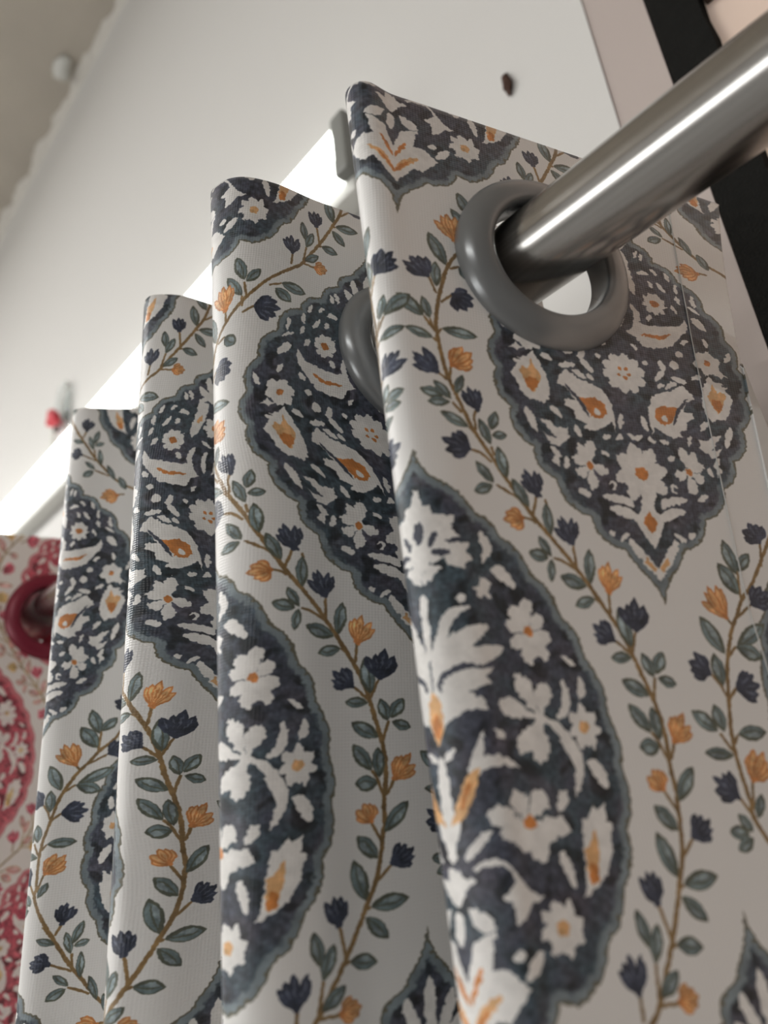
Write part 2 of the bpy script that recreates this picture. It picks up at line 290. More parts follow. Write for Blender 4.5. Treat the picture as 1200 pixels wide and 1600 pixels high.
BLOSSOM_B=[('P','w',1,[(0.6,85.3),(-1.0,87.3),(-1.6,90.0),(-3.5,90.3),(-3.9,92.6),(-9.6,93.2),(-8.5,96.3),(-10.6,99.0),(-7.1,100.3),(-12.8,100.6),(-12.2,103.0),
 (-13.5,105.2),(-11.1,106.1),(-11.2,107.5),(-9.3,107.1),(-7.0,106.1),(-6.0,104.1),(-3.0,105.7),(-1.2,103.4),(0.1,102.3),(0.9,100.7)]),
 ('S','n',1,[(-4.6,97.2),(-3.5,98.8),(-2.7,101.5)],1.4),('S','n',1,[(-6.9,100.1),(-9.1,99.7),(-11.4,99.5)],1.2),('S','n',1,[(-2.7,102.6),(-5.6,102.8),
 (-8.0,103.1)],1.6),('P','w',1,[(0.2,100.1),(0.0,101.0),(-2.2,102.8),(-2.5,105.7),(-5.5,106.7),(-3.1,108.4),(-2.2,109.8),(-0.1,110.7)]),
 ('S','n',1,[(0.4,94.4),(0.4,97.2),(0.3,100.1)],1.8),('S','w',1,[(-16.2,96.9),(-17.3,99.9),(-18.0,102.1),(-15.9,105.9)],2.2),('S','w',1,[(-18.7,106.9),
 (-21.3,108.7),(-24.7,112.3)],3.2),('P','w',1,[(-14.9,109.4),(-16.4,109.9),(-18.4,111.0),(-17.0,112.9),(-17.9,115.4),(-16.2,114.6),(-13.4,114.9),
 (-14.1,113.5),(-12.5,112.4),(-14.9,111.8)]),('E','w',1,[(-9.5,114.9)],1.1,1.3),('S','w',1,[(-0.2,113.0),(-0.1,119.3),(0.3,129.3)],2.0),
 ('S','w',1,[(-11.7,117.1),(-7.9,118.1),(-5.9,119.5),(-4.3,122.4),(-2.1,127.2),(-0.6,129.5)],2.6),('S','w',1,[(-15.8,122.2),(-10.8,124.2),(-7.0,126.0),
 (-3.3,128.0),(-0.5,130.2)],4.6),('S','w',1,[(-19.0,127.5),(-14.3,129.0),(-9.4,129.2),(-4.7,129.4),(-0.4,131.0)],4.4),('P','w',1,[(-0.3,127.1),
 (-3.3,128.0),(-5.5,132.1),(-8.0,132.1),(-16.1,132.3),(-13.5,134.3),(-15.0,135.9),(-8.8,137.4),(-12.2,139.6),(-12.9,141.9),(-8.3,141.5),(-5.0,142.8),
 (-2.6,144.2),(-0.9,146.3),(-0.1,147.3)]),('S','n',1,[(-2.0,136.5),(-2.2,134.3),(-5.4,132.1),(-9.1,131.4),(-13.4,131.9)],1.3),('P','o',0,[(0,136),
 (1.8,139),(2.0,143),(1.2,147),(0,149),(-1.2,147),(-2.0,143),(-1.8,139)]),('E','d',0,[(0,144.5)],1.2,3),('S','w',1,[(-3.9,149.9),(-2.5,151.1),
 (-0.9,152.6)],1.4),('S','w',0,[(0,151),(0,158),(0,166),(0,174)],3.0),('P','w',1,[(-11.0,146.4),(-10.6,151.7),(-15.7,152.4),(-17.2,153.9),
 (-19.7,155.8),(-15.3,154.6),(-10.2,154.9),(-8.2,156.6),(-6.1,155.3),(-7.8,151.7),(-9.3,149.1)]),('S','o',1,[(-8.9,154.6),(-6.5,157.8),(-4.5,161.7),
 (-0.8,167.4)],3.0),('S','d',1,[(-6.6,157.4),(-5.3,159.7),(-3.6,163.0)],1.0),('S','w',1,[(-2.9,165.6),(-0.7,168.8),(0.9,173.3)],2.4),
 ('S','w',1,[(-3.2,173.7),(-6.3,170.8),(-10.0,167.8)],1.9),('P','w',1,[(0.2,175.6),(-1.5,175.0),(-1.8,177.1),(-4.2,177.1),(-5.3,177.9),(-3.2,179.0),
 (-0.5,182.8),(0.4,183.1)]),('P','w',1,[(-4.6,175.3),(-7.3,174.1),(-9.9,173.6),(-11.5,174.1),(-13.2,175.3),(-15.1,177.8),(-17.0,180.3),(-20.5,182.5),
 (-16.9,183.4),(-16.0,185.4),(-13.1,186.9),(-12.6,182.8),(-10.7,181.7),(-12.3,180.6),(-14.0,178.6),(-13.1,176.3),(-11.4,175.1),(-9.8,174.7),
 (-5.3,175.9)]),('P','w',1,[(-2.2,183.4),(-4.5,183.3),(-7.2,184.6),(-8.8,187.1),(-6.0,188.2),(-3.3,186.5)]),('S','w',0,[(0.4,183.6),(0.4,186.9),
 (0.5,190.6)],2.4),('P','w',1,[(0,200),(1.5,202),(-2.6,190.0),(-8.3,187.4),(-6.3,195.1),(-9.9,195.1),(-14.2,198.9),(-8.8,205.0),(-6.4,204.0),(0,212.1),
 (0,217.5)]),('S','o',1,[(-0.1,207.9),(-3.5,203.0),(-7.7,199.8)],2.0),('S','d',1,[(-0.3,201.6),(-2.2,197.8),(-4.1,194.7)],1.2),('S','d',1,[(0,208.1),
 (-1.9,205.1),(-5.0,201.9)],1.0),('F','w',1,(-26.8,123.7),[(-22.5,116.8),(-26.9,115.0),(-31.7,119.7),(-33.1,126.0),(-30.8,131.0),(-25.8,132.1),
 (-21.6,127.6),(-20.8,121.2)],3.4,('d',1.4)),('F','w',1,(-26.4,144.8),[(-21.6,133.8),(-29.3,136.0),(-15.6,140.5),(-19.5,152.1),(-24.6,155.1)],
 4.0,None),('S','w',1,[(-34.0,135.9),(-34.3,139.5),(-33.2,143.3),(-30.7,145.2)],2.0),('S','w',1,[(-27.6,145.0),(-30.6,147.3),(-32.4,150.4),
 (-34.1,153.7),(-34.4,157.4),(-32.2,162.9)],2.8),('R','w',1,(-37.7,147.5),4.6,5.6,7,('o',1.4)),('S','w',1,[(-37.3,154.9),(-39.3,157.8),(-41.0,161.8)],
 2.8),('S','w',1,[(-38.9,135.5),(-38.9,138.2),(-38.1,140.9)],2.0),('F','w',1,(-19.6,167.2),[(-16.5,160.0),(-24.3,160.6),(-29.3,169.6),(-21.7,175.7),
 (-16.5,172.8),(-9.3,164.5),(-11.8,169.2),(-25.8,171.1)],4.2,('d',1.5)),('S','w',1,[(-29.8,161.3),(-28.7,163.3),(-27.1,165.7)],2.4),
 ('S','w',1,[(-25.8,174.1),(-27.0,176.6),(-28.1,181.5)],2.2),('P','w',1,[(-36.3,164.6),(-36.8,166.3),(-39.5,164.4),(-39.1,168.6),(-40.3,169.4),
 (-38.7,176.0),(-36.7,179.8),(-34.1,181.7),(-30.1,184.0),(-30.9,181.7),(-32.0,174.2),(-32.1,170.9),(-32.8,168.0),(-33.9,167.9)]),
 ('P','o',1,[(-35.5,170.1),(-35.9,172.6),(-35.0,177.9),(-34.0,181.2),(-32.1,181.0),(-31.9,177.1),(-32.2,174.2),(-33.4,173.7)]),
 ('P','d',1,[(-33.0,176.8),(-34.7,177.8),(-34.4,180.4),(-32.5,181.6),(-32.0,179.7)]),('R','w',1,(-23.6,188.8),5.6,6.0,8,('o',1.5)),
 ('S','w',1,[(-17.7,192.3),(-16.0,194.8),(-13.5,197.2)],2.4),('E','w',1,[(-12.6,192.8)],1.4,1.2)]
OUTLINE_B=[(0,73.7),(-1.5,78.2),(-4.1,81.8),(-7.5,83.9),(-10.8,86.0),(-13.6,88.9),(-15.6,91.6),(-18.4,93.1),(-20.9,95.9),(-22.2,98.8),(-24.8,100.0),
 (-28.1,104.0),(-30.0,108.3),(-33.3,111.3),(-36.0,115.2),(-36.8,119.5),(-39.5,122.5),(-41.3,126.2),(-41.6,129.8),(-43.4,133.6),(-44.9,137.4),
 (-45.5,141.3),(-45.2,144.7),(-46.4,148.6),(-47.0,152.9),(-46.0,157.6),(-46.8,161.6),(-46.6,165.1),(-45.9,168.0),(-43.9,171.2),(-44.3,174.4),
 (-43.8,177.4),(-41.9,181.2),(-40.2,183.2),(-39.0,187.4),(-37.5,190.2),(-34.0,192.9),(-33.2,195.8),(-31.2,199.1),(-28.6,201.5),(-24.3,204.0),
 (-20.0,202.4),(-19.6,204.5),(-17.5,207.5),(-14.6,208.9),(-12,209.6),(-9.9,209.3),(-7.5,211.8),(-4.5,214.0),(-2.1,217.0),(-0.8,221),(0,224.5)]
NOTCH_A=[(10.1,101.6),(19.3,91.9),(28.6,81),(34.5,71.3),(40.2,58.9),(43.5,46.2),(42.6,33.6),(40.0,21.5),(34.5,10),(26.5,-1.5),(18.5,-8.7),(12.3,-16),
 (7.0,-23)]

NW, NH = int(round(PW * PX)), int(round(PH * PX))

def periodic_noise(scale_mm, seed):
    r = np.random.default_rng(seed).standard_normal((NH, NW))
    fy = np.fft.fftfreq(NH, 1.0 / PX)[:, None]; fx = np.fft.fftfreq(NW, 1.0 / PX)[None, :]
    k = np.exp(-(fx * fx + fy * fy) * (scale_mm * 2.2) ** 2)
    n = np.fft.ifft2(np.fft.fft2(r) * k).real
    return (n / n.std()).astype(np.float32)
N_BIG, N_MID, N_FINE = periodic_noise(9, 1), periodic_noise(2.2, 2), periodic_noise(0.7, 3)
N_WASH = periodic_noise(4, 8)
N_DX, N_DY = periodic_noise(0.6, 4) * 0.16, periodic_noise(0.6, 5) * 0.16

def spline2(P, sub=8):
    P = np.asarray(P, float)
    if len(P) < 3:
        return np.array([P[0] + (P[-1] - P[0]) * t for t in np.linspace(0, 1, sub + 1)])
    Q = np.vstack([2 * P[0] - P[1], P, 2 * P[-1] - P[-2]])
    out = []
    for i in range(1, len(Q) - 2):
        p0, p1, p2, p3 = Q[i - 1:i + 3]
        t = np.linspace(0, 1, sub, endpoint=False)[:, None]
        out.append(0.5 * (2 * p1 + (p2 - p0) * t + (2 * p0 - 5 * p1 + 4 * p2 - p3) * t ** 2 + (3 * p1 - p0 - 3 * p2 + p3) * t ** 3))
    out.append(P[-1][None])
    return np.vstack(out)

def cover(poly, target, jag=1.0):
    """mark the texels inside a closed polygon (wrapping round the repeat)"""
    P = np.asarray(poly, float)
    lo, hi = P.min(0) - 0.6, P.max(0) + 0.6
    hits = []
    for du in (-PW, 0, PW):
        for dv in (-PH, 0, PH):
            x0, x1 = max(0, int((lo[0] + du) * PX)), min(NW, int((hi[0] + du) * PX) + 1)
            y0, y1 = max(0, int((lo[1] + dv) * PX)), min(NH, int((hi[1] + dv) * PX) + 1)
            if x1 <= x0 or y1 <= y0: continue
            gx = (np.arange(x0, x1)[None, :] + 0.5) / PX - du + jag * N_DX[y0:y1, x0:x1]
            gy = (np.arange(y0, y1)[:, None] + 0.5) / PX - dv + jag * N_DY[y0:y1, x0:x1]
            ins = np.zeros(gx.shape, bool)
            for a, b in zip(P, np.roll(P, -1, 0)):
                if a[1] == b[1]: continue
                e0, e1 = min(a[1], b[1]), max(a[1], b[1])
                r0, r1 = max(0, int((e0 + dv - 0.9) * PX) - y0), min(y1 - y0, int((e1 + dv + 0.9) * PX) + 2 - y0)
                if r1 <= r0: continue
                g, h = gy[r0:r1], gx[r0:r1]
                ins[r0:r1] ^= (g >= e0) & (g < e1) & (h < a[0] + (g - a[1]) * (b[0] - a[0]) / (b[1] - a[1]))
            hits.append((slice(y0, y1), slice(x0, x1), ins))
    return hits

class Sheet:
    def __init__(self, pal):
        self.pal = pal
        self.a = np.empty((NH, NW, 3), np.float32)
        self.a[:] = np.array(pal['ground'], np.float32) / 255
        self.clip = None
        self.inked = np.zeros((NH, NW), bool)
    def fill(self, poly, col, vary=0.05, jag=1.0):
        if col == 'white': vary = 0.018
        c = np.array(self.pal[col], np.float32) / 255
        for sy, sx, ins in cover(poly, None, jag):
            if self.clip is not None: ins = ins & self.clip[sy, sx]
            if not ins.any(): continue
            t = 1 + vary * (0.7 * N_MID[sy, sx] + 0.5 * N_FINE[sy, sx])
            v = self.a[sy, sx]
            if self.clip is not None: self.inked[sy, sx] |= ins
            v[ins] = (c[None, None] * t[..., None])[ins]
    def ribbon(self, pts, w, col, vary=0.05, taper=0.7, w0=0.0, jag=1.0):
        L = spline2(pts)
        d = np.gradient(L, axis=0); d /= np.maximum(np.linalg.norm(d, axis=1), 1e-6)[:, None]
        n = np.stack([-d[:, 1], d[:, 0]], 1)
        t = np.linspace(0, 1, len(L))
        ww = (np.maximum(np.sin(np.pi * t), 0) ** taper * (1 - w0) + w0)[:, None] * w / 2
        self.fill(np.vstack([L + n * ww, (L - n * ww)[::-1]]), col, vary, jag)
    def petal(self, b, t, w, col, vary=0.05, blunt=0.62, jag=1.0):
        b, t = np.asarray(b, float), np.asarray(t, float)
        d = t - b; n = np.array([-d[1], d[0]]); n = n / max(np.linalg.norm(n), 1e-6)
        s = np.linspace(0, 1, 13)
        prof = np.sin(np.pi * s ** (math.log(0.5) / math.log(blunt))) ** 0.75 * w / 2
        L = b + d * s[:, None]
        self.fill(np.vstack([L + n * prof[:, None], (L - n * prof[:, None])[::-1]]), col, vary, jag)
    def disc(self, c, a, b, col, vary=0.08):
        th = np.linspace(0, 2 * np.pi, 22, endpoint=False)
        self.fill(np.stack([c[0] + a * np.cos(th), c[1] + b * np.sin(th)], 1), col, vary)
    # --- motifs of the leafy sprays
    def leaf(self, b, t, w, flip=1):
        b, t = np.asarray(b, float), np.asarray(t, float)
        d = t - b; n = np.array([-d[1], d[0]]); L = max(np.linalg.norm(d), 1e-6); n = n / L
        w = max(w * 1.12, 2.2)
        mid = (b + t) / 2 + n * 0.12 * w * flip
        self.petal(b, t, w, 'leaf_edge', 0.08, 0.5, 0.35)
        self.petal(b + d * 0.08 + n * 0.10 * w * flip, t - d * 0.10 + n * 0.06 * w * flip, w * 0.72, 'leaf', 0.10, 0.55, 0.35)
        self.petal(b + d * 0.30 - n * 0.16 * w * flip, t - d * 0.20 - n * 0.12 * w * flip, w * 0.36, 'leaf_light', 0.12, 0.55, 0.6)
        self.ribbon([b, mid, b + d * 0.82], 0.45, 'leaf_edge', 0.05, 0.5, 0.3, 0.4)
    def fan(self, b, t, w, kind, seed):
        rg = np.random.default_rng(seed)
        b, t = np.asarray(b, float), np.asarray(t, float)
        d = t - b; L = np.linalg.norm(d); L = max(L, 4.8); ang = math.atan2(d[1], d[0])
        A = min(max(math.atan2(w / 2, L) * 1.2, 0.5), 1.15)
        L *= 1.1
        ks = [-1, 1, -0.55, 0.55, 0] if kind == 'blue' else [-1, 1, -0.5, 0.5, 0]
        pw = max(w * 0.27, 2.0)
        for i, k in enumerate(ks):
            a = ang + A * k + rg.uniform(-0.08, 0.08)
            l = L * (1 - 0.22 * abs(k)) * rg.uniform(0.92, 1.05)
            q = b + l * np.array([math.cos(a), math.sin(a)])
            if kind == 'blue':
                self.petal(b, q, pw * 1.08, 'bloom', 0.14, 0.6, 0.6)
                q2 = b + 0.86 * (q - b)
                self.ribbon([b + 0.35 * (q - b), q2], 0.5, 'bloom_light', 0.1, 0.6)
            else:
                self.petal(b, q, pw * 1.15, 'orange_edge', 0.08, 0.6, 0.5)
                self.petal(b + 0.12 * (q - b), b + 0.92 * (q - b), pw * 0.66, 'orange', 0.10, 0.62, 0.5)
                if i % 2 == 0: self.ribbon([b + 0.2 * (q - b), b + 0.75 * (q - b)], 0.35, 'orange_edge', 0.05, 0.6)
        self.disc(b + 0.08 * d, 0.9, 0.9, 'bloom' if kind == 'blue' else 'orange_edge')
    def spray(self, V, stem, flip=False):
        f = (lambda p: (-p[0], p[1])) if flip else (lambda p: p)
        for tw in V['tw']:
            if len(tw) > 1: self.ribbon([f(p) for p in tw], 0.85, 'stem', 0.08, 0.3, 0.75, 0.4)
        self.ribbon(stem, 1.2, 'stem', 0.08, 0.01, 0.98, 0.45)
        for i, (b, t, w) in enumerate(V['leaf']): self.leaf(f(b), f(t), w, 1 if i % 2 else -1)
        for i, (b, t, w) in enumerate(V['orange']): self.fan(f(b), f(t), w, 'orange', 50 + i)
        for i, (b, t, w) in enumerate(V['blue']): self.fan(f(b), f(t), w, 'blue', 90 + i)
    # --- medallions
    def medallion(self, outline, cu):
        mask = np.zeros((NH, NW), bool)
        P = [(cu + u, v) for u, v in outline]
        for sy, sx, ins in cover(P, None, 0.8): mask[sy, sx] |= ins
        d = np.zeros((NH, NW), np.float32); cur = mask.copy()
        for k in range(32):
            d[cur] = k + 1
            n = cur & np.roll(cur, 1, 0) & np.roll(cur, -1, 0) & np.roll(cur, 1, 1) & np.roll(cur, -1, 1)
            if k % 2: n &= np.roll(np.roll(cur, 1, 0), 1, 1) & np.roll(np.roll(cur, -1, 0), -1, 1) & np.roll(np.roll(cur, 1, 0), -1, 1) & np.roll(np.roll(cur, -1, 0), 1, 1)
            cur = n
        d = d / PX + 0.25 * N_FINE * (d > 4)
        g = lambda n: np.array(self.pal[n], np.float32) / 255
        t = np.clip(0.5 + 0.42 * N_BIG + 0.25 * N_MID, 0, 1)[..., None]
        body = g('navy') * (1 - t) + g('teal') * t
        t2 = np.clip(0.2 * N_MID + 0.55 * N_WASH, 0, 1)[..., None]
        body = body * (1 - 0.6 * t2) + g('plum') * 0.6 * t2
        body = body * (1 + 0.10 * N_FINE[..., None])
        dark = np.clip((N_MID - 0.5) * 0.9, 0, 0.8)[..., None]
        body = body * (1 - dark * 0.5)
        rim = g('rim') * (1 + 0.05 * N_MID[..., None])
        s = np.clip((d - 1.9) / 0.7, 0, 1)[..., None]
        colr = rim * (1 - s) + body * s
        e = np.clip((d - 0.35) / 0.35, 0, 1)[..., None]
        colr = g('outline') * (1 - e) + colr * e
        self.a[mask] = colr[mask]
        return mask & (d > 2.0)
    def blossoms(self, items, cu):
        names = {'w': 'white', 'o': 'orange', 'd': 'orange_deep', 'n': 'navy'}
        seed = 0
        for it in items:
            kind, col, mir = it[0], names[it[1]], it[2]
            for sgn in ((1, -1) if mir else (1,)):
                seed += 1
                f = lambda p: np.array((cu + sgn * p[0], p[1]))
                if kind == 'P': self.fill([f(p) for p in it[3]], col)
                elif kind == 'S': self.ribbon([f(p) for p in it[3]], it[4] * 1.15, col, 0.05, 0.6, 0.12)
                elif kind == 'E': self.disc(f(it[3][0]), it[4], it[5], col)
                elif kind == 'F':
                    c = f(it[3])
                    for q in it[4]: self.petal(c, f(q), it[5] * 1.15, col, 0.04, 0.66, 1.4)
                    self.disc(c, 1.6, 1.6, col)
                    if it[6]: self.disc(c, it[6][1], it[6][1], names[it[6][0]])
                elif kind == 'R':
                    c = f(it[3]); n = it[6]
                    for k in range(n):
                        a = 2 * math.pi * (k + 0.25) / n
                        q = c + np.array([it[4] * math.cos(a), it[5] * math.sin(a)])
                        self.petal(c, q, 2 * math.pi * it[4] / n * (0.74 if n > 8 else 0.72), col, 0.04, 0.70 if n > 8 else 0.55, 1.3)
                    self.disc(c, it[4] * 0.38, it[5] * 0.38, col)
                    if it[7][0] == 'dots':
                        for k in range(5):
                            a = 2 * math.pi * k / 5 + 0.4
                            self.disc(c + 1.9 * np.array([math.cos(a), math.sin(a)]), 0.7, 0.6, 'orange_deep')
                    else: self.disc(c, it[7][1], it[7][1], names[it[7][0]])

def fill_gaps(S, cu, half, v0, v1, n, free, seed):
    """small pale leaf dashes in the bare ground of a medallion, mirrored about its axis"""
    rg = np.random.default_rng(seed)
    r = int(free * PX)
    for _ in range(n):
        u, v, a = rg.uniform(1.0, half), rg.uniform(v0, v1), rg.uniform(-1.2, 1.2)
        L = rg.uniform(2.8, 5.6); d = np.array([math.sin(a), math.cos(a)])
        ok = True
        for sg in (1, -1):
            for t in (-0.5, 0, 0.5):
                x = int(((cu + sg * (u + d[0] * L * t)) % PW) * PX) % NW; y = int(((v + d[1] * L * t) % PH) * PX) % NH
                ys, xs = np.arange(y - r, y + r + 1) % NH, np.arange(x - r, x + r + 1) % NW
                if S.inked[np.ix_(ys, xs)].any() or not S.clip[y, x]: ok = False; break
            if not ok: break
        if not ok: continue
        b = rg.uniform(-0.5, 0.5)
        for sg in (1, -1):
            P = [(cu + sg * (u + d[0] * L * t + b * (1 - 4 * t * t)), v + d[1] * L * t) for t in (-0.5, 0, 0.5)]
            S.ribbon(P, rg.uniform(1.3, 2.0), 'white', 0.02, 0.6, 0.1)

def bulge(pts, amount):
    """scalloped edge: an outward arc between each pair of notches (outside is to +u)"""
    out = []
    for a, b in zip(pts[:-1], pts[1:]):
        a, b = np.array(a, float), np.array(b, float); d = b - a; n = np.array([-d[1], d[0]])
        for t in np.linspace(0, 1, 9, endpoint=False):
            out.append(tuple(a + d * t + n * amount * 4 * t * (1 - t)))
    out.append(tuple(pts[-1]))
    return out

def paint_print(name, pal):
    S = Sheet(pal)
    # outline A: ogee tip below, scallops, ogee tip above
    right = [(0, 117.7), (1.3, 113.3), (4.0, 109.7), (7.2, 106.0)] + bulge(NOTCH_A, 0.19) + [(4.6, -26.5), (2.0, -30.0), (0.6, -33.5), (0, -36.5)]
    outA = right + [(-u, v) for u, v in right[::-1]]
    left = list(OUTLINE_B)
    outB = left + [(-u, v) for u, v in left[::-1]]
    mA, mB = S.medallion(outA, 0.0), S.medallion(outB, 69.7)
    S.clip = mA | mB
    S.blossoms(BLOSSOM_A, 0.0)
    S.blossoms(BLOSSOM_B, 69.7)
    fill_gaps(S, 0.0, 40, -30, 108, 650, 1.05, 21)
    fill_gaps(S, 69.7, 42, 84, 215, 160, 1.6, 22)
    S.clip = None
    s1 = list(VINE_ONE['stem']); s1 = s1 + [(38.5, 217.5), (46.0, 226.5), (50.2, 232.0)]
    S.spray(VINE_ONE, s1)
    s2 = [p for p in VINE_TWO['stem'] if abs(p[1] - 178.3) > 0.2] + [(-46.0, 219.0), (-50.2, 232.0)]
    up = [(-50.2, 4.5), (-54.8, 11.6), (-58.2, 20.1), (-60.2, 31), (-60.5, 38), (-59.6, 50), (-57.4, 63), (-53.5, 75), (-46.5, 88)]
    S.spray({k: v for k, v in VINE_TWO.items()}, up + s2)
    # where the second spray passes the B axis it mirrors the first
    um, uu = np.array([p[1] for p in VINE_ONE['stem']]), np.array([p[0] for p in VINE_ONE['stem']])
    wv, wu = np.array([p[1] for p in up]), np.array([p[0] for p in up])
    def mv(p):
        sh = np.interp(p[1], wv, wu) + np.interp(p[1], um, uu)
        return (-p[0] + sh, p[1])
    M = {'tw': [[mv(p) for p in tw] for tw in VINE_ONE['tw'] if tw and 3 < tw[0][1] < 84]}
    for k in ('leaf', 'blue', 'orange'):
        M[k] = [(mv(b), mv(t), w) for b, t, w in VINE_ONE[k] if 3 < b[1] < 84]
    S.spray(M, up)
    a = S.a
    for ax in (0, 1):                                    # ink spreads a little in the weave
        a = 0.5 * a + 0.25 * np.roll(a, 1, ax) + 0.25 * np.roll(a, -1, ax)
    a = np.clip(a, 0, 1)
    img = bpy.data.images.new(name, NW, NH, alpha=False)
    px = np.ones((NH, NW, 4), np.float32); px[..., :3] = a[::-1]
    img.pixels.foreach_set(px.ravel()); img.update(); img.pack()
    return img

BLUE_PRINT = dict(ground=(231, 230, 228), white=(234, 232, 229), navy=(72, 76, 89), teal=(68, 82, 91), plum=(92, 86, 97), rim=(126, 138, 144), outline=(106, 102, 86),
    leaf=(112, 128, 130), leaf_edge=(92, 96, 84), leaf_light=(142, 156, 160), stem=(138, 112, 74), bloom=(60, 66, 82), bloom_light=(98, 105, 122),
    orange=(226, 178, 126), orange_edge=(200, 132, 78), orange_deep=(202, 130, 70))
RED_PRINT = dict(ground=(238, 228, 222), white=(240, 228, 222), navy=(190, 84, 98), teal=(196, 96, 106), plum=(204, 116, 122), rim=(214, 130, 136), outline=(196, 104, 108),
    leaf=(222, 160, 160), leaf_edge=(196, 156, 128), leaf_light=(232, 190, 188), stem=(182, 156, 118), bloom=(200, 92, 108), bloom_light=(220, 140, 148),
    orange=(226, 194, 140), orange_edge=(206, 166, 108), orange_deep=(206, 166, 108))

def cloth(name, img):
    m, nt, b = material(name)
    b.inputs['Roughness'].default_value = 0.36
    b.inputs['Specular IOR Level'].default_value = 0.45
    b.inputs['Sheen Weight'].default_value = 0.15
    b.inputs['Sheen Roughness'].default_value = 0.4
    uv = nt.nodes.new('ShaderNodeUVMap'); uv.uv_map = 'UVMap'
    im = nt.nodes.new('ShaderNodeTexImage'); im.image = img; im.extension = 'REPEAT'
    nt.links.new(uv.outputs['UV'], im.inputs['Vector'])
    nt.links.new(im.outputs['Color'], b.inputs['Base Color'])
    # woven relief: warp and weft ribs
    mp = nt.nodes.new('ShaderNodeMapping'); mp.inputs['Scale'].default_value = (PW, PH, 1)      # to millimetres
    nt.links.new(uv.outputs['UV'], mp.inputs['Vector'])
    hs = []
    for axis, sc in (('X', 0.35), ('Y', 0.35)):
        w = nt.nodes.new('ShaderNodeTexWave'); w.wave_type = 'BANDS'; w.bands_direction = axis
        w.inputs['Scale'].default_value = sc; w.inputs['Distortion'].default_value = 0.6; w.inputs['Detail'].default_value = 1
        nt.links.new(mp.outputs['Vector'], w.inputs['Vector']); hs.append(w)
    mu = nt.nodes.new('ShaderNodeMath'); mu.operation = 'ADD'
    nt.links.new(hs[0].outputs['Fac'], mu.inputs[0]); nt.links.new(hs[1].outputs['Fac'], mu.inputs[1])
    bp = nt.nodes.new('ShaderNodeBump'); bp.inputs['Strength'].default_value = 0.33; bp.inputs['Distance'].default_value = 0.00012
    nt.links.new(mu.outputs[0], bp.inputs['Height']); nt.links.new(bp.outputs['Normal'], b.inputs['Normal'])
    return m
M_CLOTH_BLUE = cloth('blue_floral_cloth', paint_print('blue_print', BLUE_PRINT))
M_CLOTH_RED = cloth('red_floral_cloth', paint_print('red_print', RED_PRINT))

# ------------------------------------------------------------------ the setting
YW = -0.140                                             # face of the white board behind the rod
tag(box('wall_back', (0.017, YW - 0.02, 0), (4.2, YW, Z_CEIL), M_BOARD), 'white painted board wall behind the curtain rod', kind='structure')
tag(box('trim_1', (-0.0142, YW - 0.024, 0), (0.017, YW - 0.0012, Z_CEIL), M_BEIGE), 'narrow beige upright strip beside the white board', kind='structure')
tag(box('wall_right', (-3.2, YW - 0.03, 0), (-0.0142, YW - 0.006, Z_CEIL), M_PINK), 'peach wall beyond the black upright strip', kind='structure')
tag(box('floor', (-3.2, YW - 0.03, -0.05), (4.2, 3.6, 0), M_FLOOR), 'brown shop floor', kind='structure')
# opposite wall with the daylit shop window
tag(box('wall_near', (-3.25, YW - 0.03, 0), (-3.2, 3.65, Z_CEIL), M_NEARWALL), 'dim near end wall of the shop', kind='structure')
WX0, WX1, WZ0, WZ1 = -0.9, 2.9, 0.95, 1.85
wf = empty('wall_front', (0.5, 3.6, 0)); tag(wf, 'dim far wall of the shop', kind='structure')
for nm, lo, hi in (('wall_panel', (-3.2, 3.6, 0), (WX0, 3.65, Z_CEIL)), ('wall_panel', (WX1, 3.6, 0), (4.2, 3.65, Z_CEIL)),
                   ('wall_panel', (WX0, 3.6, 0), (WX1, 3.65, WZ0)), ('wall_panel', (WX0, 3.6, WZ1), (WX1, 3.65, Z_CEIL))):
    box(nm, lo, hi, M_FAR, wf)
wn = empty('window_1', (1.0, 3.62, WZ0)); tag(wn, 'daylit shop window in the far wall', kind='structure')
for k in range(3):
    a, b = WX0 + (WX1 - WX0) * k / 3 + 0.03, WX0 + (WX1 - WX0) * (k + 1) / 3 - 0.03
    box('pane', (a, 3.625, WZ0 + 0.04), (b, 3.63, WZ1 - 0.04), M_DAYLIGHT, wn)
for k in range(4):
    a = WX0 + (WX1 - WX0) * k / 3
    box('frame', (max(a - 0.03, WX0), 3.60, WZ0), (min(a + 0.03, WX1), 3.64, WZ1), M_GREYCAP, wn)
for z in (WZ0, WZ1 - 0.04): box('frame', (WX0, 3.60, z), (WX1, 3.64, z + 0.04), M_GREYCAP, wn)
tag(box('wall_far', (4.2, YW - 0.03, 0), (4.25, 3.65, Z_CEIL), M_BOARD), 'white end wall of the shop', kind='structure')
ceil = tag(box('ceiling', (-3.2, YW - 0.03, Z_CEIL), (4.25, 3.65, Z_CEIL + 0.1), M_CONCRETE), 'rough brown grey cement ceiling', kind='structure')

